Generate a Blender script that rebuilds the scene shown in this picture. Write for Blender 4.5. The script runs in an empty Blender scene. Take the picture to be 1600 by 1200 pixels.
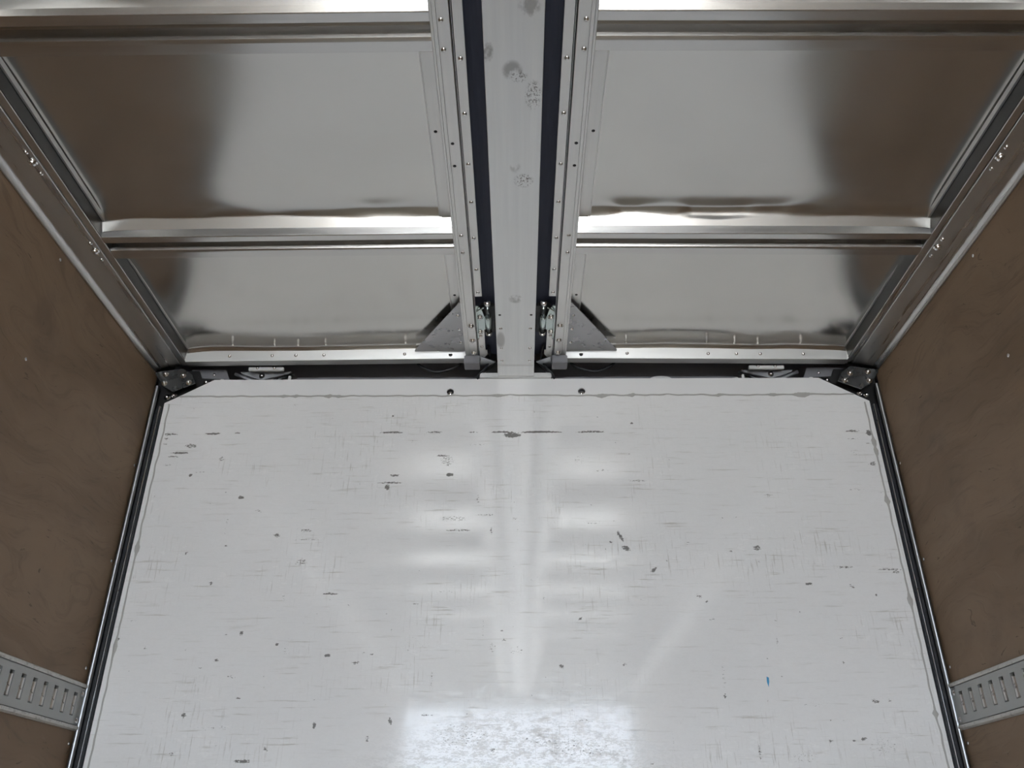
import bpy, bmesh, math, random
import numpy as np
from mathutils import Vector, Matrix, noise
from mathutils.geometry import tessellate_polygon

random.seed(7)
scene = bpy.context.scene
COL = scene.collection

# ------------------------------------------------------------------ camera
cam_data = bpy.data.cameras.new('camera')
cam_data.sensor_fit = 'HORIZONTAL'
cam_data.sensor_width = 36.0
cam_data.lens = 1319.0 / 1600.0 * 36.0
cam_data.clip_start = 0.02
cam_data.clip_end = 500
camera = bpy.data.objects.new('camera', cam_data)
COL.objects.link(camera)
camera.location = (0.005, 0.0, 1.10)
camera.rotation_euler = (math.radians(90 + 28.9), 0, math.radians(0.42))
scene.camera = camera

# ------------------------------------------------------------------ daylight
world = bpy.data.worlds.new('overcast_sky')
scene.world = world
world.use_nodes = True
bg = world.node_tree.nodes['Background']
bg.inputs['Color'].default_value = (0.83, 0.935, 1.07, 1)
bg.inputs['Strength'].default_value = 1.0

sun_data = bpy.data.lights.new('sun', 'SUN')                        # falls on the yard behind the truck, never straight into it
sun_data.energy = 5.0
sun_data.angle = math.radians(0.6)
sun_data.color = (1.0, 0.965, 0.91)
sun = bpy.data.objects.new('sun', sun_data)
COL.objects.link(sun)
sun.rotation_euler = Vector((-0.62, -0.22, -0.80)).to_track_quat('-Z', 'Y').to_euler()

portal_data = bpy.data.lights.new('rear_opening_portal', 'AREA')   # sampling aid only: gives off no light itself
portal_data.shape = 'RECTANGLE'
portal_data.size = 2.30
portal_data.size_y = 2.42
portal_data.cycles.is_portal = True
portal = bpy.data.objects.new('rear_opening_portal', portal_data)
COL.objects.link(portal)
portal.location = (0, -4.50, 1.21)
portal.rotation_euler = (math.radians(90), 0, 0)

vs = scene.view_settings
vs.view_transform = 'Standard'
vs.look = 'None'
vs.gamma = 1.0
vs.use_curve_mapping = False
vs.exposure = 3.47
scene.cycles.max_bounces = 16
scene.cycles.diffuse_bounces = 8
scene.cycles.glossy_bounces = 8
scene.cycles.sample_clamp_indirect = 6.0
scene.cycles.caustics_reflective = True

# ------------------------------------------------------------------ materials
def new_mat(name):
    m = bpy.data.materials.new(name)
    m.use_nodes = True
    nt = m.node_tree
    return m, nt, nt.nodes['Principled BSDF']

class NB:
    """short-hand for wiring procedural nodes"""
    def __init__(s, nt):
        s.nt = nt
        s.tc = nt.nodes.new('ShaderNodeTexCoord')
    def lk(s, a, b): s.nt.links.new(a, b)
    def mapping(s, scale=(1, 1, 1), rot=(0, 0, 0), loc=(0, 0, 0), src='Object'):
        n = s.nt.nodes.new('ShaderNodeMapping')
        n.inputs['Scale'].default_value = scale
        n.inputs['Rotation'].default_value = rot
        n.inputs['Location'].default_value = loc
        s.lk(s.tc.outputs[src], n.inputs['Vector'])
        return n.outputs['Vector']
    def noise(s, vec, scale=5, detail=4, rough=0.5, dist=0.0):
        n = s.nt.nodes.new('ShaderNodeTexNoise')
        n.inputs['Scale'].default_value = scale
        n.inputs['Detail'].default_value = detail
        n.inputs['Roughness'].default_value = rough
        n.inputs['Distortion'].default_value = dist
        s.lk(vec, n.inputs['Vector'])
        return n.outputs['Fac']
    def mrange(s, v, a, b, c=0.0, d=1.0, smooth=True):
        n = s.nt.nodes.new('ShaderNodeMapRange')
        n.interpolation_type = 'SMOOTHSTEP' if smooth else 'LINEAR'
        for k, x in zip(('From Min', 'From Max', 'To Min', 'To Max'), (a, b, c, d)):
            n.inputs[k].default_value = x
        s.lk(v, n.inputs['Value'])
        return n.outputs['Result']
    def math(s, op, a, b=None):
        n = s.nt.nodes.new('ShaderNodeMath')
        n.operation = op
        for i, x in enumerate((a, b)):
            if x is None: continue
            if isinstance(x, (int, float)): n.inputs[i].default_value = x
            else: s.lk(x, n.inputs[i])
        return n.outputs[0]
    def mix(s, fac, a, b):
        n = s.nt.nodes.new('ShaderNodeMix')
        n.data_type = 'RGBA'
        for key, x in ((0, fac), (6, a), (7, b)):
            if isinstance(x, (int, float)): n.inputs[key].default_value = x
            elif isinstance(x, tuple): n.inputs[key].default_value = (*x, 1)
            else: s.lk(x, n.inputs[key])
        return n.outputs[2]
    def ellipse(s, cx, cy, a, b, axes=('X', 'Y')):
        sep = s.nt.nodes.new('ShaderNodeSeparateXYZ')
        s.lk(s.tc.outputs['Object'], sep.inputs[0])
        u = s.math('DIVIDE', s.math('SUBTRACT', sep.outputs[axes[0]], cx), a)
        v = s.math('DIVIDE', s.math('SUBTRACT', sep.outputs[axes[1]], cy), b)
        r = s.math('ADD', s.math('MULTIPLY', u, u), s.math('MULTIPLY', v, v))
        return s.mrange(r, 1.0, 0.25)
    def bump(s, h, strength, dist, target):
        n = s.nt.nodes.new('ShaderNodeBump')
        n.inputs['Strength'].default_value = strength
        n.inputs['Distance'].default_value = dist
        s.lk(h, n.inputs['Height'])
        s.lk(n.outputs['Normal'], target)

def metal(name, col, rough, var=0.05, stretch=(4, 4, 4), metallic=1.0, bump=0.0):
    m, nt, p = new_mat(name)
    nb = NB(nt)
    v = nb.mapping(stretch)
    n = nb.noise(v, 1.0, 5, 0.6)
    nb.lk(nb.mrange(n, 0.3, 0.7, max(0.02, rough - var), rough + var), p.inputs['Roughness'])
    nb.lk(nb.mix(nb.mrange(n, 0.25, 0.75), tuple(c * 0.93 for c in col), col), p.inputs['Base Color'])
    p.inputs['Metallic'].default_value = metallic
    if bump:
        nb.bump(n, bump, 0.002, p.inputs['Normal'])
    return m

M = {}
M['alu'] = metal('brushed_aluminium', (0.66, 0.65, 0.63), 0.30, 0.05, (40, 1.2, 40))
M['alu_x'] = metal('brushed_aluminium_crosswise', (0.68, 0.67, 0.65), 0.24, 0.04, (1.2, 40, 40))
M['alu_rail'] = metal('extruded_aluminium_rail', (0.76, 0.75, 0.73), 0.36, 0.05, (60, 1.0, 60))
M['alu_bar'] = metal('satin_aluminium_bar', (0.60, 0.60, 0.59), 0.46, 0.04, (1.2, 40, 40))
M['sheet'] = metal('polished_aluminium_sheet', (0.70, 0.69, 0.66), 0.18, 0.03, (1.5, 3, 1.5))
M['galv'] = metal('galvanised_steel', (0.60, 0.62, 0.64), 0.33, 0.06, (30, 30, 30))
M['tube'] = metal('drawn_steel_tube', (0.40, 0.42, 0.44), 0.38, 0.05, (30, 30, 4))
M['zinc'] = metal('zinc_plated_steel', (0.62, 0.70, 0.68), 0.22, 0.05, (50, 50, 50))
M['bolt'] = metal('steel_fastener', (0.80, 0.79, 0.78), 0.17, 0.03, (80, 80, 80))
M['grey_plate'] = metal('grey_steel_plate', (0.46, 0.46, 0.47), 0.30, 0.05, (20, 20, 20), 1.0)
M['dark_steel'] = metal('dark_steel_plate', (0.10, 0.105, 0.11), 0.28, 0.06, (20, 20, 20), 0.75)
M['dark_web'] = metal('dark_reflection_web', (0.13, 0.13, 0.128), 0.4, 0.05, (60, 1, 60))  # dark reflection in the rail corner, put into the base colour
M['ledge'] = metal('grey_primer', (0.24, 0.24, 0.26), 0.5, 0.05, (10, 10, 10), 0.0)
M['dull'] = metal('dull_steel', (0.42, 0.43, 0.45), 0.45, 0.05, (40, 40, 40), 0.35)
M['black'] = metal('black_paint', (0.012, 0.012, 0.013), 0.45, 0.06, (30, 30, 30), 0.0)
M['rubber'] = metal('black_rubber', (0.014, 0.015, 0.019), 0.5, 0.06, (60, 60, 60), 0.0)
M['cavity'] = metal('dark_grey_primer', (0.42, 0.42, 0.45), 0.5, 0.05, (10, 10, 10), 0.0)
M['white_coat'] = metal('white_coated_steel', (0.74, 0.75, 0.75), 0.35, 0.06, (10, 10, 10), 0.0)
M['sealant'] = metal('grey_sealant', (0.42, 0.415, 0.395), 0.55, 0.08, (60, 60, 60), 0.0)
M['track'] = metal('grey_zinc_track', (0.42, 0.43, 0.42), 0.45, 0.06, (30, 30, 30), 0.55)
M['track_bar'] = metal('bright_slot_lip', (0.92, 0.92, 0.91), 0.30, 0.05, (40, 40, 40), 0.6)
M['hose'] = metal('white_plastic_hose', (0.72, 0.72, 0.74), 0.4, 0.03, (40, 40, 40), 0.0)
M['ground'] = metal('pale_concrete_yard', (0.43, 0.43, 0.425), 0.85, 0.05, (2, 2, 2), 0.0)
M['blue'] = metal('blue_ink', (0.05, 0.30, 0.55), 0.5, 0.03, (9, 9, 9), 0.0)

def mat_track_edge():
    m, nt, p = new_mat('worn_track_edge')
    nb = NB(nt)
    n = nb.noise(nb.mapping((60, 30, 60)), 2.0, 6, 0.7)
    f = nb.math('MULTIPLY', nb.mrange(n, 0.52, 0.68), 0.6)
    nb.lk(nb.mix(f, (0.60, 0.595, 0.57), (0.26, 0.25, 0.23)), p.inputs['Base Color'])
    p.inputs['Metallic'].default_value = 0.4
    p.inputs['Roughness'].default_value = 0.5
    return m
M['track_edge'] = mat_track_edge()

def mat_navy():
    m, nt, p = new_mat('navy_rubber_sheet')
    nb = NB(nt)
    n = nb.noise(nb.mapping((30, 2, 30)), 1.0, 4, 0.6)
    nb.lk(nb.mix(n, (0.040, 0.047, 0.080), (0.055, 0.064, 0.100)), p.inputs['Base Color'])
    p.inputs['Roughness'].default_value = 0.62
    return m
M['navy'] = mat_navy()

def mat_beam():
    """brushed beam with greasy hand prints and a damp stain"""
    m, nt, p = new_mat('smudged_aluminium_beam')
    nb = NB(nt)
    n = nb.noise(nb.mapping((50, 1.5, 50)), 1.0, 5, 0.6)
    fine = nb.noise(nb.mapping((260, 160, 260)), 1.0, 3, 0.7)
    soft = nb.noise(nb.mapping((40, 25, 40)), 1.0, 3, 0.6)
    base = nb.mix(nb.mrange(n, 0.3, 0.7), (0.74, 0.745, 0.745), (0.80, 0.805, 0.80))
    rough = nb.mrange(n, 0.3, 0.7, 0.36, 0.44)
    smear = None
    # object space of the beam mesh: x across, y along with its origin in the middle of the beam
    oy = BEAM_MID
    for cx, cy, a, b, k, grain in ((-0.003, 1.182, 0.024, 0.030, 0.55, soft), (0.010, 1.195, 0.020, 0.020, 0.8, fine),
                                   (0.021, 1.500, 0.026, 0.026, 0.95, fine), (0.040, 1.245, 0.020, 0.045, 0.75, fine),
                                   (-0.046, 2.205, 0.016, 0.055, 0.5, None), (0.000, 1.985, 0.022, 0.025, 0.45, soft),
                                   (-0.052, 1.135, 0.014, 0.030, 0.6, soft), (0.030, 1.035, 0.025, 0.025, 0.5, soft),
                                   (0.002, 1.455, 0.015, 0.022, 0.35, soft)):
        e = nb.ellipse(cx, cy - oy, a, b)
        if grain is fine:
            e = nb.math('MULTIPLY', e, nb.mrange(fine, 0.50, 0.60))
        elif grain is soft:
            e = nb.math('MULTIPLY', e, nb.mrange(soft, 0.42, 0.60))
        e = nb.math('MULTIPLY', e, k)
        smear = e if smear is None else nb.math('MAXIMUM', smear, e)
    nb.lk(nb.mix(smear, base, (0.17, 0.16, 0.15)), p.inputs['Base Color'])
    nb.lk(rough, p.inputs['Roughness'])
    p.inputs['Metallic'].default_value = 0.9
    return m

def mat_plywood(name, seed):
    m, nt, p = new_mat(name)
    nb = NB(nt)
    warp = nb.noise(nb.mapping((1, 0.9, 2.2), loc=(seed, seed * 2, 0)), 1.4, 3, 0.5)
    add = nt.nodes.new('ShaderNodeVectorMath'); add.operation = 'ADD'
    comb = nt.nodes.new('ShaderNodeCombineXYZ')
    nb.lk(nb.math('MULTIPLY', warp, 0.55), comb.inputs['Z'])
    nb.lk(nb.mapping((1, 1, 1), loc=(seed, 0, seed)), add.inputs[0])
    nb.lk(comb.outputs[0], add.inputs[1])
    def stretched(sc, detail, rough):
        mp = nt.nodes.new('ShaderNodeMapping')
        mp.inputs['Scale'].default_value = sc
        nb.lk(add.outputs[0], mp.inputs['Vector'])
        return nb.noise(mp.outputs[0], 1.0, detail, rough)
    broad = stretched((1, 1.2, 6), 4, 0.6)
    grain = stretched((1, 7, 60), 5, 0.65)
    pore = stretched((1, 22, 130), 3, 0.6)
    blotch = nb.noise(nb.mapping((1, 5, 7), loc=(0, seed, 0)), 1.0, 4, 0.6)
    c = nb.mix(nb.mrange(broad, 0.35, 0.65), (0.228, 0.154, 0.096), (0.292, 0.204, 0.134))
    c = nb.mix(nb.math('MULTIPLY', nb.mrange(grain, 0.5, 0.72), 0.35), c, (0.12, 0.083, 0.055))
    c = nb.mix(nb.math('MULTIPLY', nb.mrange(blotch, 0.5, 0.75), 0.45), c, (0.155, 0.108, 0.075))
    c = nb.mix(nb.math('MULTIPLY', nb.mrange(pore, 0.66, 0.74), 0.6), c, (0.065, 0.043, 0.028))
    c = nb.mix(nb.math('MULTIPLY', nb.mrange(grain, 0.36, 0.28), 0.25), c, (0.33, 0.255, 0.19))
    nb.lk(c, p.inputs['Base Color'])
    p.inputs['Roughness'].default_value = 0.55
    p.inputs['Specular IOR Level'].default_value = 0.3
    nb.bump(grain, 0.12, 0.002, p.inputs['Normal'])
    return m
M['ply_l'] = mat_plywood('lauan_plywood_left', 0.3)
M['ply_r'] = mat_plywood('lauan_plywood_right', 3.7)

def mat_white_wall():
    m, nt, p = new_mat('scuffed_white_paint')
    nb = NB(nt)
    at = nt.nodes.new('ShaderNodeAttribute'); at.attribute_name = 'scuff'
    fine = nb.noise(nb.mapping((120, 1, 330)), 1.0, 4, 0.7)
    nf = nb.mrange(fine, 0.30, 0.70, 0.0, 1.0, False)
    mask = nb.mrange(nb.math('SUBTRACT', nb.math('MULTIPLY', at.outputs['Fac'], 1.02), nf), 0.0, 0.14)
    streak = nb.noise(nb.mapping((7, 1, 120)), 1.0, 5, 0.62)
    zone = nb.noise(nb.mapping((3, 1, 4)), 1.0, 3, 0.5)
    st = nb.math('MULTIPLY', nb.mrange(streak, 0.56, 0.72), nb.mrange(zone, 0.40, 0.62, 0.35, 1.0))
    vert = nb.noise(nb.mapping((170, 1, 12)), 1.0, 4, 0.6)
    vt = nb.math('MULTIPLY', nb.mrange(vert, 0.56, 0.70), nb.mrange(zone, 0.46, 0.66))
    fleck = nb.noise(nb.mapping((55, 1, 80)), 1.0, 2, 0.5)
    fl = nb.mrange(fleck, 0.735, 0.78)
    cloud = nb.noise(nb.mapping((2.2, 1, 2.2)), 1.0, 4, 0.55)
    base = nb.mix(nb.mrange(cloud, 0.3, 0.7), (0.805, 0.810, 0.812), (0.845, 0.848, 0.848))
    base = nb.mix(nb.math('MULTIPLY', st, 0.68), base, (0.42, 0.40, 0.35))
    base = nb.mix(nb.math('MULTIPLY', vt, 0.6), base, (0.40, 0.38, 0.34))
    base = nb.mix(nb.math('MULTIPLY', fl, 0.60), base, (0.12, 0.11, 0.10))
    base = nb.mix(nb.math('MULTIPLY', mask, 0.88), base, (0.09, 0.082, 0.072))
    wear = nb.math('MAXIMUM', mask, nb.math('MULTIPLY', nb.math('ADD', st, vt), 0.6))
    brush = nb.noise(nb.mapping((45, 1, 220)), 1.0, 5, 0.7)
    wipe = nb.noise(nb.mapping((26, 1, 70)), 1.0, 6, 0.75)
    r = nb.math('ADD', nb.math('ADD', nb.mrange(brush, 0.40, 0.66, 0.04, 0.11), nb.math('MULTIPLY', nb.mrange(wipe, 0.50, 0.60, 0.0, 0.28), nb.mrange(zone, 0.40, 0.62))), nb.math('MULTIPLY', wear, 0.35))
    grit = nb.noise(nb.mapping((100, 1, 230)), 1.0, 6, 0.8)
    worn = nb.ellipse(0.02, 1.13 - 1.2025, 0.62, 0.36, ('X', 'Z'))
    gm = nb.math('MULTIPLY', nb.mrange(nb.math('ADD', grit, nb.math('MULTIPLY', nb.math('SUBTRACT', wipe, 0.5), 0.9)), 0.46, 0.56), nb.mrange(worn, 0.0, 1.0, 0.12, 1.0))
    nb.lk(nb.math('ADD', r, nb.math('MULTIPLY', gm, 0.16)), p.inputs['Roughness'])
    nb.lk(nb.mix(nb.math('MULTIPLY', gm, 0.30), base, (0.40, 0.39, 0.36)), p.inputs['Base Color'])
    p.inputs['IOR'].default_value = 1.5
    return m
M['white_wall'] = mat_white_wall()

def mat_strip():
    m, nt, p = new_mat('white_paint_clean')
    nb = NB(nt)
    cloud = nb.noise(nb.mapping((3, 1, 3)), 1.0, 4, 0.55)
    nb.lk(nb.mix(cloud, (0.80, 0.805, 0.81), (0.84, 0.845, 0.848)), p.inputs['Base Color'])
    p.inputs['Roughness'].default_value = 0.2
    return m
M['white_strip'] = mat_strip()

def mat_floor():
    m, nt, p = new_mat('pale_hardwood_deck')
    nb = NB(nt)
    g = nb.noise(nb.mapping((60, 2, 1)), 1.0, 5, 0.6)
    nb.lk(nb.mix(g, (0.47, 0.42, 0.34), (0.58, 0.53, 0.45)), p.inputs['Base Color'])
    p.inputs['Roughness'].default_value = 0.55
    return m
M['floor'] = mat_floor()

# ------------------------------------------------------------------ object helpers
REST = {}                                   # world position of every object before any thing is turned

def place(o, loc, parent):
    loc = Vector(loc)
    COL.objects.link(o)
    o.location = loc
    REST[o.name] = loc
    if parent is not None:
        o.parent = parent
        o.matrix_parent_inverse = Matrix.Translation(-REST[parent.name])
    return o

def tag(o, label, cat, group=None):
    o['label'] = label
    o['category'] = cat
    if group: o['group'] = group
    return o

def struct(o):
    o['kind'] = 'structure'
    return o

def thing(name, label, cat, loc, group=None):
    o = bpy.data.objects.new(name, None)
    o.empty_display_size = 0.1
    place(o, loc, None)
    return tag(o, label, cat, group)

def mesh(name, verts, faces, mat, parent=None, smooth=False, flip=False):
    vs_ = np.array(verts, dtype=float)
    c = (vs_.min(0) + vs_.max(0)) / 2
    me = bpy.data.meshes.new(name)
    if flip: faces = [tuple(reversed(f)) for f in faces]
    me.from_pydata([tuple(v) for v in vs_ - c], [], [tuple(f) for f in faces])
    me.materials.append(mat)
    if smooth:
        me.polygons.foreach_set('use_smooth', [True] * len(me.polygons))
    me.update()
    o = bpy.data.objects.new(name, me)
    return place(o, c, parent)

def fix_normals(o):
    bm = bmesh.new(); bm.from_mesh(o.data)
    bmesh.ops.recalc_face_normals(bm, faces=bm.faces)
    bm.to_mesh(o.data); bm.free()
    return o

def inst(src, loc, parent, rot=None):
    o = bpy.data.objects.new(src[0], src[1])
    place(o, loc, parent)
    if rot: o.rotation_euler = rot
    return o

def extrude(name, prof, axis, a, b, mat, parent=None, s=1):
    """closed profile swept straight along x or y; prof holds the two other coordinates; s mirrors x"""
    n = len(prof)
    V = []
    for t in (a, b):
        for p, q in prof:
            V.append((s * p, t, q) if axis == 'y' else (s * t, p, q))
    F = [(i, (i + 1) % n, n + (i + 1) % n, n + i) for i in range(n)]
    tris = tessellate_polygon([[Vector((p, q, 0)) for p, q in prof]])
    F += [tuple(t) for t in tris] + [tuple(n + i for i in t) for t in tris]
    return fix_normals(mesh(name, V, F, mat, parent))

def box(name, x0, x1, y0, y1, z0, z1, mat, parent=None, bev=0.0):
    if bev:
        bm = bmesh.new()
        bmesh.ops.create_cube(bm, size=1)
        for v in bm.verts:
            v.co = Vector((v.co.x * abs(x1 - x0), v.co.y * abs(y1 - y0), v.co.z * abs(z1 - z0)))
        bmesh.ops.bevel(bm, geom=bm.edges[:], offset=bev, segments=2, affect='EDGES')
        me = bpy.data.meshes.new(name); bm.to_mesh(me); bm.free()
        me.materials.append(mat)
        return place(bpy.data.objects.new(name, me), ((x0 + x1) / 2, (y0 + y1) / 2, (z0 + z1) / 2), parent)
    return extrude(name, [(x0, z0), (x1, z0), (x1, z1), (x0, z1)], 'y', y0, y1, mat, parent)

def plate_poly(name, pts, y0, y1, mat, parent=None, s=1, holes=()):
    """flat plate with outline pts in (x, z), between y0 and y1, optional round holes (x, z, r)"""
    loops = [[Vector((s * p, q, 0)) for p, q in pts]]
    for hx, hz, hr in holes:
        loops.append([Vector((s * hx + hr * math.cos(t * math.tau / 20), hz + hr * math.sin(t * math.tau / 20), 0)) for t in range(20)])
    flat = [v for l in loops for v in l]
    n = len(flat)
    V = [(v.x, y0, v.y) for v in flat] + [(v.x, y1, v.y) for v in flat]
    tris = tessellate_polygon(loops)
    F = [tuple(t) for t in tris] + [tuple(n + i for i in t) for t in tris]
    k = 0
    for l in loops:
        m = len(l)
        F += [(k + i, k + (i + 1) % m, n + k + (i + 1) % m, n + k + i) for i in range(m)]
        k += m
    return fix_normals(mesh(name, V, F, mat, parent))

def plate_flat(name, pts, z0, z1, mat, parent=None, s=1, holes=()):
    """flat horizontal plate with outline pts in (x, y)"""
    loops = [[Vector((s * p, q, 0)) for p, q in pts]]
    for hx, hy, hr in holes:
        loops.append([Vector((s * hx + hr * math.cos(t * math.tau / 16), hy + hr * math.sin(t * math.tau / 16), 0)) for t in range(16)])
    flat = [v for l in loops for v in l]
    n = len(flat)
    V = [(v.x, v.y, z0) for v in flat] + [(v.x, v.y, z1) for v in flat]
    tris = tessellate_polygon(loops)
    F = [tuple(t) for t in tris] + [tuple(n + i for i in t) for t in tris]
    k = 0
    for l in loops:
        m = len(l)
        F += [(k + i, k + (i + 1) % m, n + k + (i + 1) % m, n + k + i) for i in range(m)]
        k += m
    return fix_normals(mesh(name, V, F, mat, parent))

def lathe_data(name, prof, mat, seg=14):
    """profile (radius, height) turned about local z"""
    V, F = [], []
    for r, h in prof:
        for i in range(seg):
            a = i * math.tau / seg
            V.append((r * math.cos(a), r * math.sin(a), h))
    for j in range(len(prof) - 1):
        for i in range(seg):
            k = (i + 1) % seg
            F.append((j * seg + i, j * seg + k, (j + 1) * seg + k, (j + 1) * seg + i))
    F.append(tuple(range(seg))); F.append(tuple(range((len(prof) - 1) * seg, len(prof) * seg)))
    me = bpy.data.meshes.new(name)
    me.from_pydata(V, [], F)
    bm = bmesh.new(); bm.from_mesh(me)
    bmesh.ops.remove_doubles(bm, verts=bm.verts, dist=1e-6)
    bmesh.ops.recalc_face_normals(bm, faces=bm.faces)
    for f in bm.faces: f.smooth = len(f.verts) == 4
    bm.to_mesh(me); bm.free()
    me.materials.append(mat)
    return (name, me)

def tube(name, pts, r, mat, parent=None, seg=10):
    P = [Vector(p) for p in pts]
    V, F = [], []
    up = Vector((0.13, 0.27, 0.95)).normalized()
    for i, p in enumerate(P):
        d = (P[min(i + 1, len(P) - 1)] - P[max(i - 1, 0)]).normalized()
        a = d.cross(up).normalized(); b = d.cross(a)
        for k in range(seg):
            t = k * math.tau / seg
            V.append(tuple(p + a * (r * math.cos(t)) + b * (r * math.sin(t))))
    for i in range(len(P) - 1):
        for k in range(seg):
            l = (k + 1) % seg
            F.append((i * seg + k, i * seg + l, (i + 1) * seg + l, (i + 1) * seg + k))
    F.append(tuple(range(seg))); F.append(tuple(range((len(P) - 1) * seg, len(P) * seg)))
    return fix_normals(mesh(name, V, F, mat, parent, smooth=True))

def curve_pts(ctrl, n=24):
    """Catmull-Rom through control points"""
    C = [Vector(c) for c in ctrl]
    C = [2 * C[0] - C[1]] + C + [2 * C[-1] - C[-2]]
    out = []
    for i in range(1, len(C) - 2):
        p0, p1, p2, p3 = C[i - 1:i + 3]
        for k in range(n):
            t = k / n
            out.append(0.5 * ((2 * p1) + (p2 - p0) * t + (2 * p0 - 5 * p1 + 4 * p2 - p3) * t * t + (3 * p1 - p0 - 3 * p2 + p3) * t ** 3))
    out.append(C[-2])
    return out

# fasteners (heads point along local -z, i.e. downwards, unless turned)
RIVET = lathe_data('rivet', [(0.0001, -0.0046), (0.0022, -0.0043), (0.0042, -0.0032), (0.0054, -0.0014), (0.0058, 0.001)], M['bolt'], 14)
BOLT = lathe_data('bolt', [(0.0001, -0.0085), (0.0042, -0.0080), (0.0062, -0.0055), (0.0066, -0.002), (0.0098, -0.0018), (0.0098, 0.001)], M['bolt'], 14)
BIGBOLT = lathe_data('bolt', [(0.0001, -0.0100), (0.0060, -0.0090), (0.0085, -0.0050), (0.0090, -0.002), (0.0110, -0.0015), (0.0110, 0.001)], M['bolt'], 16)
SCREW = lathe_data('screw', [(0.0001, -0.0016), (0.0026, -0.0012), (0.0045, -0.0010), (0.0050, 0.0008)], M['bolt'], 12)
HOLE = lathe_data('drilled_hole', [(0.0001, -0.0006), (0.0040, -0.0006), (0.0044, 0.001)], M['black'], 12)
BIGHOLE = lathe_data('drilled_hole', [(0.0001, -0.0006), (0.0062, -0.0006), (0.0066, 0.001)], M['black'], 14)
DOWN = None
REAR = (math.radians(-90), 0, 0)            # head towards the rear opening (-y)

# ------------------------------------------------------------------ main measures (metres)
W = 1.19                                    # inner half width between the plywood walls
YF = 2.44                                   # face of the white front wall
YR = -4.45                                  # rear opening
H = 2.51                                    # underside of the roof framing
SH = 2.553                                  # roof sheet at its edges
BEAM_MID = (YR + 2.425) / 2
M['beam'] = mat_beam()

# ------------------------------------------------------------------ setting
struct(box('floor', -1.27, 1.27, YR - 0.05, 2.66, -0.06, 0.0, M['floor']))
struct(mesh('ground', [(-60, -80, -1.0), (60, -80, -1.0), (60, 20, -1.0), (-60, 20, -1.0)], [(0, 1, 2, 3)], M['ground']))
struct(box('ceiling', -1.27, 1.27, YR, 2.66, 2.72, 2.74, M['cavity']))

def side_wall(name, s, mat):
    o = struct(extrude(name, [(W, 0.0), (W + 0.03, 0.0), (W + 0.03, 2.72), (W, 2.483)][:2] + [(W + 0.03, 2.72), (W + 0.02, 2.72), (W + 0.02, 2.486), (W, 2.486)], 'y', YR, 2.432, mat, s=s))
    rz = (0, math.radians(90 * s), 0)
    for y, z in SCREWS:
        inst(SCREW, (s * (W - 0.0001), y, z), o, rz)
    return o
SCREWS = [(1.768, 2.452), (1.759, 2.145), (2.418, 2.150), (2.415, 1.844), (2.413, 1.540), (2.416, 1.347),
          (1.10, 2.452), (1.10, 2.145), (1.10, 1.844), (0.45, 2.145), (0.45, 2.452), (1.76, 1.15), (2.416, 1.05), (2.416, 0.75)]
wall_left = side_wall('wall_left', -1, M['ply_l'])
wall_right = side_wall('wall_right', 1, M['ply_r'])

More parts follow.
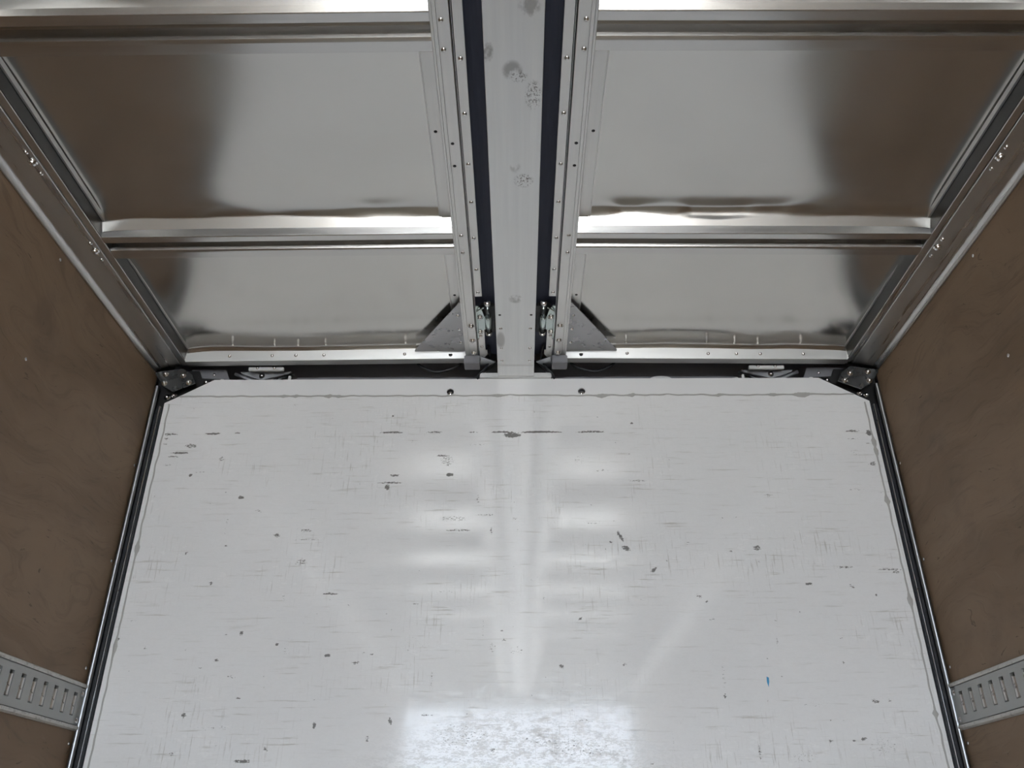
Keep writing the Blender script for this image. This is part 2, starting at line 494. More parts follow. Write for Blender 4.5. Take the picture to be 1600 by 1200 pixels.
# white front wall: a grid whose vertices carry the scuff marks
MARKS = [(-1.118,2.267,0.0123,0.0047,0.9,0), (-1.117,2.251,0.0102,0.0035,0.8,0), (-1.118,2.233,0.0092,0.0035,0.7,0), (-1.102,2.267,0.0205,0.0018,0.8,0), (-0.973,2.269,0.0307,0.0024,0.9,0),
         (-0.894,2.271,0.0123,0.0024,0.7,0), (-1.035,2.226,0.0224,0.0093,0.6,0), (-1.063,2.202,0.0344,0.0029,0.85,0), (-1.085,2.189,0.0222,0.0023,0.7,0), (-1.101,2.16,0.0181,0.0046,0.5,0),
         (-0.988,2.136,0.02,0.0034,0.5,0), (-1.018,2.125,0.006,0.0057,1.0,0), (-0.93,2.18,0.0101,0.0116,0.5,0), (-0.847,2.051,0.0118,0.0057,0.9,0), (-0.79,2.008,0.0156,0.009,0.4,0),
         (-0.782,2.093,0.0079,0.0182,0.3,0), (-0.803,2.338,0.0104,0.0048,0.3,0), (-0.72,2.373,0.0146,0.0048,0.3,0), (-0.398,2.271,0.0461,0.0029,0.85,0), (-0.259,2.271,0.0307,0.0024,0.7,0),
         (-0.136,2.271,0.0205,0.0024,0.6,0), (-0.044,2.271,0.0461,0.0024,0.8,0), (0.079,2.271,0.0768,0.0041,1.0,0), (0.241,2.271,0.0563,0.0024,0.8,0), (-0.013,2.26,0.0307,0.0094,0.95,0),
         (-0.329,2.24,0.0041,0.0059,0.7,0), (-0.399,2.083,0.0079,0.0102,1.0,0), (-0.386,2.098,0.0447,0.0017,0.8,0), (-0.216,2.171,0.0251,0.0231,0.45,0), (-0.233,2.189,0.0202,0.0029,0.8,0),
         (-0.208,2.125,0.014,0.0069,0.9,0), (-0.38,2.123,0.0199,0.0023,0.8,0), (-0.127,2.228,0.0305,0.0035,0.35,0), (-0.117,2.043,0.0059,0.0226,0.45,0), (-0.093,1.993,0.0389,0.0022,0.5,0),
         (-0.188,1.981,0.0486,0.0112,0.4,0), (-0.173,1.944,0.0482,0.0022,0.7,0), (-0.076,1.942,0.0039,0.0155,0.6,0), (-0.005,1.981,0.0117,0.0045,0.5,0), (0.312,1.924,0.0058,0.0221,0.9,25),
         (0.327,1.887,0.0153,0.0088,0.8,-20), (0.282,1.905,0.0029,0.0055,0.8,0), (0.404,1.821,0.0132,0.0065,0.8,40), (0.512,1.905,0.0057,0.0088,0.5,0), (0.228,1.967,0.0339,0.0056,0.4,0),
         (0.372,2.301,0.0051,0.0036,0.9,0), (0.379,2.102,0.0298,0.0023,0.6,0), (-0.542,1.752,0.026,0.0021,0.9,0), (-0.29,1.723,0.0129,0.0032,0.5,0), (0.361,1.732,0.013,0.0043,0.4,0),
         (0.183,1.679,0.0055,0.0042,0.9,0), (0.529,1.743,0.013,0.0032,0.7,-20), (-0.04,1.645,0.0055,0.0031,0.8,0), (-0.398,2.331,0.0021,0.0048,0.8,0), (-0.531,1.578,0.0099,0.0052,0.95,0),
         (-0.408,1.581,0.0063,0.0031,0.8,0), (-0.449,1.558,0.0125,0.0021,0.7,0), (-0.343,1.406,0.0043,0.0119,0.95,20), (-0.402,1.36,0.0069,0.0118,0.6,0), (-0.067,1.599,0.0126,0.0228,0.35,0),
         (-0.0,1.592,0.027,0.0145,0.3,0), (0.126,1.548,0.0089,0.0062,0.85,-20), (0.3,1.552,0.0071,0.0041,0.7,0), (-0.036,1.62,0.0072,0.0031,0.7,0), (-0.236,1.514,0.0053,0.0244,0.4,0),
         (-0.095,1.652,0.0027,0.0367,0.35,0), (0.076,1.353,0.0771,0.0069,0.35,0), (-0.064,1.333,0.0077,0.0078,0.6,0), (-0.247,1.421,0.0261,0.004,0.6,0), (0.169,1.405,0.0433,0.006,0.35,0),
         (0.417,1.353,0.0034,0.0394,0.3,0), (0.358,1.299,0.0051,0.0039,0.8,0), (-0.719,1.93,0.0115,0.0077,0.7,0), (-0.634,1.944,0.0212,0.0067,0.55,0), (-0.632,1.916,0.0422,0.0017,0.5,0),
         (-0.637,1.846,0.0189,0.0131,0.5,0), (-0.984,1.875,0.0048,0.0044,0.8,0), (-0.869,1.897,0.0057,0.0033,0.7,0), (-0.895,1.784,0.0056,0.0065,0.9,0), (-1.099,1.677,0.0201,0.0053,0.35,0),
         (-1.131,1.625,0.0054,0.0052,0.9,0), (-1.049,1.599,0.0045,0.0041,0.7,0), (-0.782,1.641,0.0064,0.0073,0.8,0), (-0.677,1.609,0.0045,0.0042,0.9,0), (-0.648,1.59,0.0126,0.0414,0.25,0),
         (-0.84,1.566,0.009,0.0026,0.8,0), (-0.793,1.521,0.016,0.0082,0.4,0), (-0.906,1.421,0.0069,0.006,0.95,0), (-0.765,1.465,0.0061,0.003,0.9,0), (-0.548,1.395,0.0069,0.0099,0.8,0),
         (-0.673,1.338,0.006,0.0079,0.6,0), (-0.73,1.306,0.0305,0.0019,0.8,0), (-0.818,1.389,0.0604,0.0079,0.3,0), (-0.677,1.743,0.0056,0.0192,0.4,0), (-0.878,1.961,0.0019,0.0378,0.35,0),
         (-0.92,1.325,0.0119,0.0059,0.5,0), (0.716,1.887,0.0134,0.0099,0.7,0), (0.638,1.877,0.0143,0.0033,0.5,0), (0.852,1.779,0.014,0.0043,0.9,0), (0.976,1.771,0.0131,0.0027,0.7,-35),
         (0.964,1.828,0.0321,0.0022,0.7,0), (1.093,1.821,0.0396,0.0022,0.7,0), (1.112,1.813,0.0132,0.0054,0.6,0), (1.041,1.745,0.0046,0.0043,0.9,0), (0.56,1.677,0.0128,0.0053,0.4,0),
         (0.55,1.728,0.0055,0.0032,0.8,0), (0.734,1.615,0.0023,0.0187,0.5,0), (0.573,1.524,0.0027,0.051,0.35,0), (0.57,1.469,0.0053,0.0061,0.9,0), (0.979,1.455,0.014,0.006,0.7,0),
         (1.016,1.457,0.0053,0.004,0.8,0), (0.927,1.36,0.0094,0.0039,0.9,15), (0.9,1.355,0.0069,0.003,0.8,0), (0.839,1.355,0.0103,0.002,0.6,0), (0.646,1.328,0.0034,0.0215,0.7,0),
         (0.813,1.446,0.0471,0.006,0.3,0), (0.978,1.341,0.0512,0.0295,0.3,0), (0.763,1.316,0.0425,0.0195,0.3,0), (0.814,1.555,0.0125,0.0041,0.4,0), (0.911,1.557,0.0045,0.0041,0.7,0),
         (1.073,2.271,0.0266,0.0024,0.8,0), (1.125,2.264,0.0102,0.0118,0.9,0), (1.068,2.244,0.0204,0.0035,0.5,0), (1.115,2.158,0.012,0.0081,0.7,0), (1.118,2.228,0.0102,0.0047,0.5,0),
         (1.066,2.195,0.0182,0.0186,0.3,0), (1.05,2.072,0.0277,0.0045,0.45,0), (0.775,2.053,0.0158,0.0057,0.5,0), (-0.125,1.794,0.0056,0.0323,0.3,0), (0.08,1.738,0.0074,0.0213,0.3,0),
         (-0.199,1.756,0.0465,0.0064,0.3,0), (0.043,1.794,0.0375,0.0086,0.25,0), (0.199,2.171,0.0201,0.0231,0.3,0), (0.267,2.138,0.03,0.0046,0.4,0), (-0.052,2.085,0.0297,0.0228,0.2,0),
         (-0.283,1.602,0.0541,0.0311,0.2,0), (0.163,1.482,0.0704,0.0202,0.2,0), (-0.15,1.368,0.1031,0.0395,0.3,0), (0.158,1.336,0.1109,0.0294,0.3,0)] 

def front_wall():
    nx, nz = 460, 480
    hw, top, cx0, cz0 = 1.150, 2.405, 1.105, 2.380
    xs = np.linspace(-hw, hw, nx + 1)
    ax = np.abs(xs)
    zt = np.where(ax > cx0, top - (ax - cx0) / (hw - cx0) * (top - cz0), top)
    t = np.linspace(0, 1, nz + 1) ** 0.72    # rows denser towards the visible top
    X = np.repeat(xs[None, :], nz + 1, 0)
    Z = t[:, None] * zt[None, :]
    Y = np.full_like(X, YF)
    D = np.zeros_like(X)
    for mx, mz, a, b, k, ang in MARKS:
        ca, sa = math.cos(math.radians(ang)), math.sin(math.radians(ang))
        dx, dz = X - mx, Z - mz
        u = (dx * ca + dz * sa) / max(a, 0.0045); v = (-dx * sa + dz * ca) / max(b, 0.0040)
        r2 = u * u + v * v
        D = np.maximum(D, k * np.clip(1.35 - r2, 0, 1))
    V = np.stack([X, Y, Z], -1).reshape(-1, 3)
    idx = np.arange((nx + 1) * (nz + 1)).reshape(nz + 1, nx + 1)
    Fq = np.stack([idx[:-1, :-1], idx[:-1, 1:], idx[1:, 1:], idx[1:, :-1]], -1).reshape(-1, 4)
    nv = len(V)
    # border ring set back by the sheet thickness
    ring = list(idx[0, :]) + list(idx[1:, -1]) + list(idx[-1, -2::-1]) + list(idx[-2:0:-1, 0])
    back = V[ring].copy(); back[:, 1] += 0.006
    V2 = np.concatenate([V, back])
    m = len(ring)
    Fb = [(ring[(i + 1) % m], ring[i], nv + i, nv + (i + 1) % m) for i in range(m)]
    o = mesh('wall_front', V2, [tuple(f) for f in Fq] + Fb, M['white_wall'])
    a = o.data.attributes.new('scuff', 'FLOAT', 'POINT')
    a.data.foreach_set('value', np.concatenate([D.reshape(-1), np.zeros(m)]).astype(np.float32))
    return struct(o)
wall_front = front_wall()
plate_poly('top_strip', [(-1.105, 2.4045), (1.105, 2.4045), (1.000, 2.466), (-1.000, 2.466)], YF - 0.001, YF + 0.005, M['white_strip'], wall_front,
           holes=[(-0.2155, 2.4185, 0.0118), (0.2155, 2.4185, 0.0118)])
for s in (-1, 1):
    inst(lathe_data('bolt', [(0.0001, -0.016), (0.008, -0.014), (0.010, -0.006), (0.010, 0.004)], M['bolt'], 16), (s * 0.2155, YF + 0.0165, 2.4125), wall_front, REAR)
box('backing_panel', -1.14, 1.14, YF + 0.03, YF + 0.05, 0.0, 2.33, M['black'], wall_front)  # painted black to imitate the shade in the gap above the wall

def bead(name, a, b, w0, seed, horiz):
    """squeezed line of sealant with blobs"""
    n = 220
    V, F = [], []
    rs = random.Random(seed)
    blobs = [(rs.random(), rs.uniform(1.2, 2.6), rs.uniform(0.003, 0.007)) for _ in range(int(11 if horiz else 9))]
    for i in range(n + 1):
        t = i / n
        p = Vector(a).lerp(Vector(b), t)
        w = w0 * (1 + 0.35 * noise.noise((t * 40, seed, 0))) + w0 * sum(k * math.exp(-((t - c) / q) ** 2) for c, k, q in blobs)
        off = 0.0022 * noise.noise((t * 9, seed + 3, 0)) + w0 * 0.5 * noise.noise((t * 60, seed + 9, 1))
        q = Vector((0, 0, 1)) if horiz else Vector((1, 0, 0))
        up, dn = p + q * (w * 0.5 + off), p - q * (w * 0.5 - off)
        mid = (up + dn) / 2
        V += [(up.x, YF + 0.0006, up.z), (mid.x, YF - 0.0026, mid.z), (dn.x, YF + 0.0006, dn.z)]
    for i in range(n):
        for k in range(2):
            F.append((3 * i + k, 3 * i + k + 1, 3 * i + k + 4, 3 * i + k + 3))
    return fix_normals(mesh(name, V, F, M['sealant'], wall_front, smooth=True))
bead('sealant_bead', (-1.104, YF, 2.4045), (1.104, YF, 2.4045), 0.0075, 4, True)
for s in (-1, 1):
    bead('sealant_bead', (s * 1.134, YF, 2.376), (s * 1.137, YF, 0.02), 0.0062, 11 + s, False)
plate_poly('ink_mark', [(0.691, 1.520), (0.697, 1.517), (0.6965, 1.507), (0.693, 1.492), (0.690, 1.506)], YF - 0.0006, YF + 0.001, M['blue'], wall_front)

# shell behind and around the load space
struct(box('trim_7', -1.27, 1.27, 2.62, 2.66, 0.0, 2.72, M['cavity']))
for s in (-1, 1):
    struct(box('trim_%d' % (1 if s < 0 else 2), s * 1.225, s * 1.27, YR, 2.62, 0.0, 2.72, M['cavity']))
    struct(box('trim_%d' % (3 if s < 0 else 4), s * 1.172, s * 1.19, YR - 0.05, YR, 0.0, 2.40, M['galv'], bev=0.006))
struct(box('trim_5', -1.27, 1.27, YR - 0.05, YR, 2.40, 2.74, M['galv'], bev=0.006))
ledge = struct(box('trim_6', -0.745, 0.745, 2.488, 2.51, 2.40, 2.502, M['ledge'], bev=0.004))

SIDE = {-1: 'left', 1: 'right'}

# ------------------------------------------------------------------ roof wings
MEMBERS = [1.741, 1.073] + [1.073 - 0.66 * k for k in range(1, 9)]
MPROF = [(-0.0135, 0.042), (-0.001, 0.0012), (0.001, 0.0), (0.0205, 0.0), (0.022, 0.0015), (0.0225, 0.030), (0.050, 0.030),
         (0.0535, 0.010), (0.0565, 0.003), (0.0605, 0.0005), (0.064, 0.0), (0.0875, 0.0), (0.089, 0.0015), (0.090, 0.042)]

def sheet_mesh(name, s, y_near, y_far, nx, ny, seed, curl):
    x0, x1 = 0.163, 1.080
    V, F = [], []
    ts = [1 - (1 - j / ny) ** 1.7 for j in range(ny + 1)]          # rows crowd towards the far, curled edge
    for j in range(ny + 1):
        y = y_near + (y_far - y_near) * ts[j]
        df, dn = y_far - y, y - y_near
        for i in range(nx + 1):
            x = x0 + (x1 - x0) * i / nx
            wob = noise.noise((x * 3.1 + seed, seed * 1.7, 0)) + 0.35 * noise.noise((x * 8.5, seed, 3))
            do, di = x1 - x, x - x0
            fade = min(1, do / 0.05) * min(1, di / 0.05)
            if curl:                                      # edge rolled down hard against the next cross member
                d1 = max(0.006, (0.0135 if curl == 1 else 0.0185) + 0.0065 * wob * fade)
                lam = 0.020 * max(0.35, 1 + 1.0 * wob * fade)
                z = SH - (0.022 if curl == 1 else 0.028) + (1.88 * df if df < d1 else 1.88 * d1 + (0.042 - 1.88 * d1) * (1 - math.exp(-(df - d1) / lam)))
            else:
                z = SH + 0.003 - 0.013 * math.exp(-df / 0.008) + 0.0023 * (1 + 2.1 * wob * fade) * math.exp(-((df - 0.035) / 0.05) ** 2)
            z += -0.006 * math.exp(-dn / 0.05) - 0.006 * math.exp(-do / 0.045) - 0.003 * math.exp(-di / 0.05)
            z += 0.0022 * noise.noise((x * 1.9 + seed, y * 2.3, seed)) * min(1, df / 0.15)
            z += (0.0022 if curl else 0.0004) * math.exp(-((df - 0.075) / 0.040) ** 2) * noise.noise((x * 4.3 + seed * 2, 1.3, seed)) * fade
            V.append((s * x, y, z))
    n = nx + 1
    for j in range(ny):
        for i in range(nx):
            F.append((j * n + i, (j + 1) * n + i, (j + 1) * n + i + 1, j * n + i + 1))
    return V, F

def wing(s):
    side = SIDE[s]
    w = thing('roof_wing', 'aluminium roof wing with cross members %s of the centre beam' % side, 'roof panel', (s * 0.163, 0, H), 'roof wings')
    # ---- inner rail beside the navy seal
    prof = [(0.1633, H + 0.05), (0.1633, H + 0.001), (0.1625, H), (0.1580, H), (0.1576, H + 0.004), (0.1566, H + 0.004), (0.1562, H),
            (0.1500, H), (0.1496, H + 0.005), (0.1482, H + 0.005), (0.1478, H), (0.1250, H), (0.1238, H + 0.001), (0.1237, H + 0.030),
            (0.1213, H + 0.030), (0.1212, H + 0.003), (0.1203, H + 0.003), (0.1202, H + 0.030), (0.1183, H + 0.030), (0.1183, H + 0.05)]
    rail = extrude('inner_rail', prof, 'y', YR, 2.383, M['alu_rail'], w, s)
    for y in (1.091, 1.161, 1.749, 1.821):
        inst(RIVET, (s * 0.141, y, H), rail)
    for y in (1.4195, 1.4915, 0.75, 0.82):
        inst(HOLE, (s * 0.141, y, H), rail)
    for y in (2.184, 2.268, 2.345):
        inst(BOLT, (s * 0.1365, y, H), rail)
    for ya, yb in ((YR, 2.030), (2.205, 2.335)):
        fl = extrude('rivet_flange', [(0.1180, H + 0.002), (0.1180, H + 0.006), (0.0978, H + 0.006), (0.0975, H + 0.0055), (0.0975, H + 0.0025), (0.0980, H + 0.002)],
                     'y', ya, yb, M['alu_rail'], w, s)
        y = 1.185
        rows = [1.185, 1.332, 1.488, 1.621, 1.762, 1.900, 2.010] if ya == YR else [2.245, 2.310]
        if ya == YR:
            rows = [1.185 - 0.145 * k for k in range(38, 0, -1)] + rows
        for y in rows:
            inst(RIVET, (s * 0.1085, y, H + 0.0022), fl)
    box('end_block', s * 0.118, s * 0.168, 2.358, 2.404, H - 0.030, H - 0.0005, M['ledge'], w, bev=0.002)
    plate_flat('end_tab', [(0.092, 2.338), (0.117, 2.338), (0.117, 2.392), (0.109, 2.392), (0.092, 2.362)], H + 0.004, H + 0.007, M['white_coat'], w, s)
    # ---- outer rail along the plywood
    prof = [(1.079, H + 0.062), (1.0830, H + 0.0012), (1.0842, H), (1.1015, H), (1.1025, H + 0.001), (1.1028, H + 0.005), (1.1055, H + 0.005), (1.1060, H + 0.001),
            (1.1075, H), (1.1680, H - 0.0085), ] + [(1.1700 + 0.0150 * math.sin(i * math.pi / 18), H - 0.0088 - 0.0150 * (1 - math.cos(i * math.pi / 18))) for i in range(1, 10)] + [(1.1885, H - 0.0240), (1.1885, H + 0.062)]
    orail = extrude('outer_rail', prof, 'y', YR, 2.405, M['alu'], w, s)
    extrude('rail_web', [(1.0832, H + 0.002), (1.0832, H + 0.046), (1.0800, H + 0.046), (1.0815, H + 0.002)], 'y', YR, 2.369, M['dark_web'], w, s)  # inner face of the outer rail, its dark reflection painted as colour
    for k in range(4):
        yb = 1.7902 - 0.331 * k
        for dy, src in ((-0.031, RIVET), (0, BIGBOLT), (0.038, RIVET)):
            inst(src, (s * 1.1185, yb + dy, H - 0.0022), orail)
    # ---- front bar
    fb = extrude('front_bar', [(2.3735, H + 0.036), (2.3805, H + 0.001), (2.3815, H), (2.4095, H), (2.4105, H + 0.001), (2.4105, H + 0.06), (2.3735, H + 0.06)], 'x', 0.1633, 1.083, M['alu_bar'], w, s)
    for x in (0.94, 0.80, 0.722, 0.63, 0.365):
        inst(RIVET, (s * x, 2.3772, H + 0.018), fb, REAR)
    inst(BIGHOLE, (s * 0.214, 2.3778, H + 0.014), fb, REAR)
    # ---- gusset in the front inner corner
    g = plate_flat('gusset_plate', [(0.1640, 2.088), (0.170, 2.094), (0.330, 2.362), (0.330, 2.369), (0.1640, 2.369)], H + 0.022, H + 0.025, M['grey_plate'], w, s)
    for y in (2.1345, 2.2117, 2.2911):
        inst(RIVET, (s * 0.1765, y + 0.025, H + 0.022), g)
    # ---- cross members, sheets and the trims along the sheets
    ends = [2.381] + MEMBERS
    for y0 in MEMBERS:
        extrude('cross_member', [(y0 + p * (1.0 if y0 > 1.5 else 1.05), H + q) for p, q in MPROF], 'x', 0.1633, 1.0835, M['alu_x'], w, s)
    far_sheet = None
    for k in range(len(ends) - 1):
        y_far = ends[k] - (0.0069, 0.0071, 0.0052)[min(k, 2)]
        y_near = ends[k + 1] + 0.0895
        fine = k < 3
        V, F = sheet_mesh('roof_sheet', s, y_near, y_far, 150 if fine else 50, 100 if fine else 40, 2.3 + k * 5.1 + (0 if s < 0 else 0.6), 0 if k == 0 else 1 if k == 1 else 2)
        mesh('roof_sheet', V, F, M['sheet'], w, smooth=True, flip=s < 0)
        f2 = extrude('sheet_flange', [(0.1634, SH - 0.006), (0.1925, SH - 0.006), (0.1930, SH - 0.003), (0.1945, SH - 0.003), (0.1950, SH - 0.006), (0.1972, SH - 0.006), (0.1972, SH + 0.0085), (0.1634, SH + 0.0085)],
                     'y', y_near, y_far - 0.02, M['alu_rail'], w, s)
        if k < 3:
            inst(HOLE, (s * 0.181, y_near + (y_far - y_near) * 0.5 - 0.03, SH - 0.006), f2)
        extrude('sheet_trim', [(1.0740, SH - 0.004), (1.0790, SH - 0.004), (1.0790, SH + 0.010), (1.0740, SH + 0.010)], 'y', y_near, y_far - 0.003, M['alu_rail'], w, s)
    w.rotation_euler = (0, math.radians(0.55) * s, 0)
    return w
for s in (-1, 1):
    wing(s)

# ------------------------------------------------------------------ centre beam, navy seals, hinges
beam = thing('roof_beam', 'smudged flat aluminium beam running along the middle of the roof', 'beam', (0, BEAM_MID, 2.472))
bb = extrude('beam_body', [(-0.0593, 2.4735), (-0.0583, 2.472), (0.0583, 2.472), (0.0593, 2.4735), (0.0593, 2.56), (-0.0593, 2.56)], 'y', YR, 2.425, M['beam'], beam)
for s in (-1, 1):
    for y in (2.140, 2.254, 2.331):
        inst(RIVET, (s * 0.0445, y, 2.472), bb)
    inst(HOLE, (s * 0.046, 2.067, 2.472), bb)
box('beam_seat', -0.119, 0.117, 2.428, 2.465, 2.4665, 2.4835, M['white_coat'], beam, bev=0.002)
extrude('end_lip', [(2.355, 2.4722), (2.362, 2.4695), (2.424, 2.4685), (2.426, 2.4722)], 'x', -0.0585, 0.0585, M['beam'], beam)

for s in (-1, 1):
    n = 10
    low = [(0.050 + 0.075 * i / n, 2.531 + 0.010 * math.sin(math.pi * i / n)) for i in range(n + 1)]
    prof = low + [(x, z + 0.003) for x, z in reversed(low)]
    tag(extrude('rubber_seal', prof, 'y', YR, 2.40, M['navy'], None, s), 'dark navy rubber seal strip along the %s edge of the centre beam' % SIDE[s], 'seal', 'navy roof seals')

for s in (-1, 1):
    h = thing('hinge', 'zinc hinge with bolt head between the %s roof wing and the centre beam' % SIDE[s], 'hinge', (s * 0.083, 2.14, 2.52), 'roof wing hinges')
    hx, hz = 0.0830, 2.508
    inst(lathe_data('pin_head', [(0.0001, -0.012), (0.0075, -0.0115), (0.0098, -0.0085), (0.0100, 0.004), (0.0062, 0.0045), (0.0062, 0.02)], M['bolt'], 18), (s * hx, 2.062, hz), h, REAR)
    inst(lathe_data('pin', [(0.0055, -0.06), (0.0055, -0.0595), (0.0055, 0.1195), (0.0055, 0.12)], M['dark_steel'], 14), (s * hx, 2.115, hz), h, REAR)
    inst(lathe_data('knuckle', [(0.0085, -0.03), (0.0105, -0.028), (0.0105, 0.028), (0.0085, 0.03)], M['zinc'], 18), (s * hx, 2.155, hz - 0.003), h, REAR)
    inst(lathe_data('washer', [(0.0055, -0.003), (0.0105, -0.003), (0.0105, 0.003), (0.0055, 0.003)], M['bolt'], 18), (s * hx, 2.222, hz), h, REAR)
    lf = plate_flat('leaf', [(0.0925, 2.125), (0.0985, 2.085), (0.1080, 2.060), (0.1175, 2.060), (0.1175, 2.215), (0.1090, 2.215), (0.1080, 2.195), (0.0925, 2.185)], hz - 0.010, hz - 0.006, M['zinc'], h, s)
    inst(BOLT, (s * 0.1065, 2.118, hz - 0.010), lf); inst(BOLT, (s * 0.1095, 2.200, hz - 0.010), lf)
    tube('arm', curve_pts([(s * 0.094, 2.062, hz - 0.014), (s * 0.108, 2.072, hz - 0.016), (s * 0.115, 2.092, hz - 0.016), (s * 0.1155, 2.16, hz - 0.015), (s * 0.1155, 2.235, hz - 0.013)], 10), 0.0024, M['zinc'], h, 8)
    box('hinge_block', s * 0.0625, s * 0.105, 2.085, 2.235, hz + 0.009, hz + 0.022, M['black'], h, bev=0.003)

# black brackets and folded ends beside the end of the beam
for s in (-1, 1):
    b = tag(plate_poly('beam_bracket', [(0.0615, 2.455), (0.112, 2.455), (0.112, 2.478), (0.0615, 2.545)], 2.4465, 2.452, M['black'], None, s),
            'black angled bracket at the %s side of the front end of the centre beam' % SIDE[s], 'bracket', 'beam end brackets')
    c = tag(tube('cable', curve_pts([(s * 0.090, 2.34, 2.535), (s * 0.084, 2.385, 2.518), (s * 0.100, 2.420, 2.500), (s * 0.122, 2.432, 2.480), (s * 0.128, 2.450, 2.452), (s * 0.128, 2.456, 2.41)], 10), 0.0042, M['rubber'], None, 8),
            'black cable dropping behind the white wall on the %s of the beam end' % SIDE[s], 'cable', 'cables at the beam end')
    tag(tube('cable', curve_pts([(s * 0.336, 2.440, 2.535), (s * 0.315, 2.440, 2.514), (s * 0.270, 2.440, 2.494), (s * 0.225, 2.440, 2.502), (s * 0.190, 2.440, 2.520), (s * 0.180, 2.440, 2.535)], 10), 0.0045, M['rubber'], None, 8),
        'black cable loop sagging under the front bar of the %s roof wing' % SIDE[s], 'cable', 'sagging cable loops')
    e = tag(plate_flat('fold_plate', [(0.066, 2.395), (0.112, 2.362), (0.117, 2.395), (0.117, 2.425), (0.100, 2.432)], 2.505, 2.508, M['galv'], None, s),
            'small pale folded plate beside the %s black beam end bracket' % SIDE[s], 'plate', 'folded plates')

# ------------------------------------------------------------------ front corners
for s in (-1, 1):
    side = SIDE[s]
    cp = thing('corner_plate', 'black bolted corner plate at the top %s corner of the white wall' % side, 'bracket', (s * 1.10, 2.45, 2.366), 'corner plates')
    post = thing('corner_post', 'steel tube and black rubber strips between white wall and %s plywood wall' % side, 'corner post', (s * 1.17, 2.44, 0), 'front corner posts')
    inst(lathe_data('tube_end', [(0.0072, 0.0), (0.0072, 0.0004), (0.0072, 0.0696), (0.0072, 0.070)], M['tube'], 18), (s * 1.1798, 2.428, 2.3655), cp)
    gp = plate_poly('back_plate', [(1.189, 2.366), (1.189, 2.505), (1.060, 2.505), (1.048, 2.478), (0.985, 2.474), (0.985, 2.44), (1.135, 2.366)], 2.450, 2.458, M['black'], cp, s)
    ep = plate_poly('end_plate', [(1.186, 2.478), (1.100, 2.492), (1.066, 2.470), (1.050, 2.438), (1.118, 2.408), (1.152, 2.426), (1.186, 2.470)], 2.408, 2.414, M['dark_steel'], cp, s)
    for x, z in ((1.1545, 2.4405), (1.097, 2.4690), (1.0751, 2.4429), (1.1562, 2.4740)):
        inst(BOLT, (s * (x - 0.005), 2.408, z - 0.004), ep, REAR)
    for x, z in ((1.1515, 2.4047), (1.1495, 2.3741), (1.130, 2.4118), (1.032, 2.4597), (1.009, 2.4621)):
        inst(BOLT, (s * (x - 0.002), 2.450, z + 0.002), gp, REAR)
    # vertical post strips between plywood and white wall
    inst(lathe_data('steel_tube', [(0.0072, 0.0), (0.0072, 0.0004), (0.0072, 2.3646), (0.0072, 2.365)], M['tube'], 18), (s * 1.1798, 2.428, 0.0), post)
    box('rubber_strip', s * 1.1605, s * 1.1730, 2.434, 2.448, 0.0, 2.365, M['rubber'], post, bev=0.003)
    box('steel_strip', s * 1.1575, s * 1.1605, 2.432, 2.449, 0.0, 2.365, M['galv'], post)
    box('rubber_strip', s * 1.1508, s * 1.1575, 2.436, 2.449, 0.0, 2.365, M['rubber'], post, bev=0.002)
    box('backing', s * 1.150, s * 1.189, 2.449, 2.47, 0.0, 2.365, M['black'], post)

# ------------------------------------------------------------------ gear in the gap above the white wall
for s in (-1, 1):
    side = SIDE[s]
    t = thing('lock_bracket', 'pale bracket plate with angled arm in the gap above white wall, %s side' % side, 'bracket', (s * 0.855, 2.50, 2.50), 'lock brackets above the wall')
    box('top_plate', s * 0.772, s * 0.888, 2.424, 2.437, 2.4945, 2.5065, M['white_coat'], t, bev=0.002)
    for x in (0.802, 0.858):
        inst(RIVET, (s * x, 2.424, 2.5025), t, REAR)
    a = plate_poly('arm', [(0.757, 2.509), (0.928, 2.509), (0.920, 2.501), (0.858, 2.480), (0.845, 2.480), (0.765, 2.502)], 2.462, 2.468, M['dull'], t, s)
    inst(BOLT, (s * 0.852, 2.462, 2.493), a, REAR)
    tube('rod', [(s * 0.750, 2.478, 2.510), (s * 0.800, 2.476, 2.487), (s * 0.830, 2.474, 2.46)], 0.005, M['dark_steel'], t, 8)
    tube('rod', [(s * 0.870, 2.480, 2.476), (s * 0.950, 2.480, 2.512)], 0.006, M['dull'], t, 8)
    box('clip', s * 0.752, s * 0.760, 2.452, 2.460, 2.462, 2.488, M['white_coat'], t, bev=0.001)
    m = thing('mounting_plate', 'dark grey mounting plate beside the black corner plate, %s side' % side, 'plate', (s * 1.03, 2.48, 2.47), 'mounting plates above the wall')
    mp = plate_poly('plate_body', [(1.100, 2.455), (0.950, 2.455), (0.978, 2.520), (1.095, 2.520)], 2.466, 2.472, M['ledge'], m, s)
    inst(RIVET, (s * 1.015, 2.466, 2.500), mp, REAR)
    inst(lathe_data('cap', [(0.0001, -0.006), (0.008, -0.005), (0.012, 0.0), (0.012, 0.004)], M['white_coat'], 16), (s * 0.982, 2.455, 2.466), m, REAR)
tag(tube('hose', curve_pts([(0.42, 2.474, 2.44), (0.45, 2.474, 2.478), (0.485, 2.474, 2.488), (0.52, 2.474, 2.478), (0.53, 2.474, 2.44)], 10), 0.006, M['hose'], None, 10),
    'white plastic hose loop peeking over the white wall right of the beam', 'hose')
tag(tube('hose', curve_pts([(-0.50, 2.474, 2.44), (-0.478, 2.474, 2.472), (-0.455, 2.474, 2.476), (-0.43, 2.474, 2.468), (-0.41, 2.474, 2.44)], 10), 0.005, M['hose'], None, 10),
    'white hose bend just showing above the white wall left of the beam', 'hose')
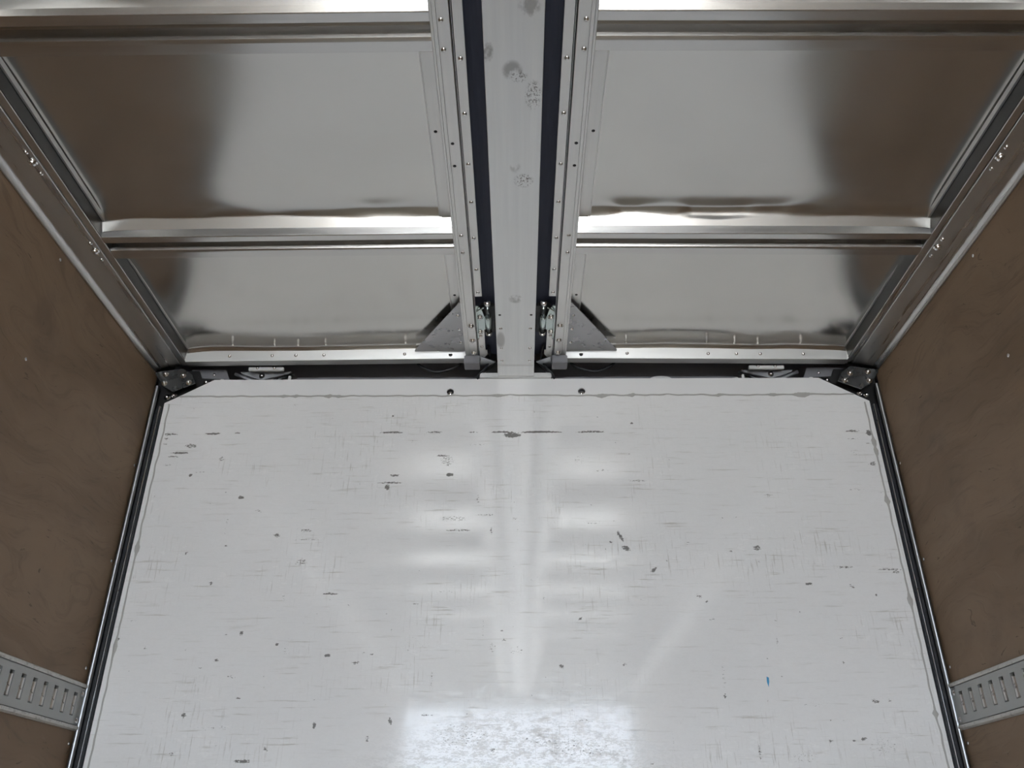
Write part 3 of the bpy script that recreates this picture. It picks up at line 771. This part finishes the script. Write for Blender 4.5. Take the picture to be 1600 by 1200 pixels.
tag(tube('hose', curve_pts([(0.60, 2.480, 2.470), (0.66, 2.480, 2.474), (0.70, 2.480, 2.478), (0.745, 2.480, 2.486)], 10), 0.006, M['hose'], None, 10),
    'straight grey white hose running up to the right lock bracket', 'hose')

# ------------------------------------------------------------------ lashing rails
def lashing_rail(s):
    side = SIDE[s]
    r = thing('lashing_rail', 'grey slotted lashing rail screwed to the %s plywood wall' % side, 'lashing rail', (s * W, -1.0, 1.380), 'lashing rails')
    xf = W - 0.011                                         # face of the slotted plate
    def lip(z0, z1, up):
        a, b = (z0, z1) if up else (z1, z0)
        pr = [(W, b), (W - 0.006, b), (W - 0.0125, b - (0.003 if up else -0.003)), (W - 0.0135, a + (0.004 if up else -0.004)), (W - 0.012, a), (W, a)]
        extrude('edge_lip', pr, 'y', YR + 0.1, 2.430, M['track_edge'], r, s)
    lip(1.4875, 1.4990, True)
    lip(1.3795, 1.3905, False)
    ys = [2.3695 - 0.054 * k for k in range(124)]
    zs0, zs1, hw = 1.412, 1.470, 0.0102
    # plate with real slots
    V, F = [], []
    def quad(p): 
        i = len(V); V.extend(p); F.append((i, i + 1, i + 2, i + 3))
    Z = [1.3925, zs0, zs1, 1.4855]
    edges = [2.394]
    for y in ys: edges += [y + hw, y - hw]
    edges.append(YR + 0.1)
    for i in range(len(edges) - 1):
        a, b = edges[i], edges[i + 1]
        for k in range(3):
            if i % 2 == 1 and k == 1: continue
            quad([(s * xf, a, Z[k]), (s * xf, b, Z[k]), (s * xf, b, Z[k + 1]), (s * xf, a, Z[k + 1])])
        if i % 2 == 1:
            d = W - 0.002
            quad([(s * xf, a, zs0), (s * d, a, zs0), (s * d, a, zs1), (s * xf, a, zs1)])
            quad([(s * xf, b, zs0), (s * d, b, zs0), (s * d, b, zs1), (s * xf, b, zs1)])
            quad([(s * xf, a, zs0), (s * xf, b, zs0), (s * d, b, zs0), (s * d, a, zs0)])
            quad([(s * xf, a, zs1), (s * xf, b, zs1), (s * d, b, zs1), (s * d, a, zs1)])
    y_, y2 = 2.394, YR + 0.1
    for za, zb in ((Z[0], Z[0]), (Z[3], Z[3])):
        quad([(s * xf, y_, za), (s * xf, y2, za), (s * W, y2, za), (s * W, y_, za)])
    fix_normals(mesh('slotted_plate', V, F, M['track'], r))
    box('slot_backing', s * (W - 0.0018), s * (W - 0.0004), YR + 0.1, 2.394, 1.395, 1.483, M['black'], r)
    # bright folded tongue inside every slot
    tongue = extrude('slot_tongue', [(0.0085, -0.0002), (0.0098, 0.0008), (0.0078, 0.0035), (0.0045, 0.0062), (0.0000, 0.0082), (-0.0052, 0.0088), (-0.0052, 0.0095), (0.0098, 0.0095)], 'x', -0.0235, 0.0235, M['track_bar'], r)
    me = tongue.data
    for v in me.vertices:                                  # local axes -> x into the wall, y along, z up
        px, py, pz = v.co
        v.co = (s * pz, py, px)
    bm = bmesh.new(); bm.from_mesh(me); bmesh.ops.recalc_face_normals(bm, faces=bm.faces); bm.to_mesh(me); bm.free()
    for k, y in enumerate(ys[:60]):
        if k == 0:
            tongue.location = (s * (xf + 0.0047), y + 0.0002, 1.4390); REST[tongue.name] = tongue.location.copy()
        else:
            inst(('slot_tongue', me), (s * (xf + 0.0047), y + 0.0002, 1.4390), r)
    e = box('end_piece', s * (W - 0.0095), s * W, 2.3945, 2.4300, 1.3925, 1.4855, M['track'], r, bev=0.002)
    for z in (1.472, 1.405):
        inst(BOLT, (s * (W - 0.0088), 2.410, z), e, (0, math.radians(90 * s), 0)).scale = (0.8, 0.8, 0.5)
    return r
for s in (-1, 1):
    lashing_rail(s)
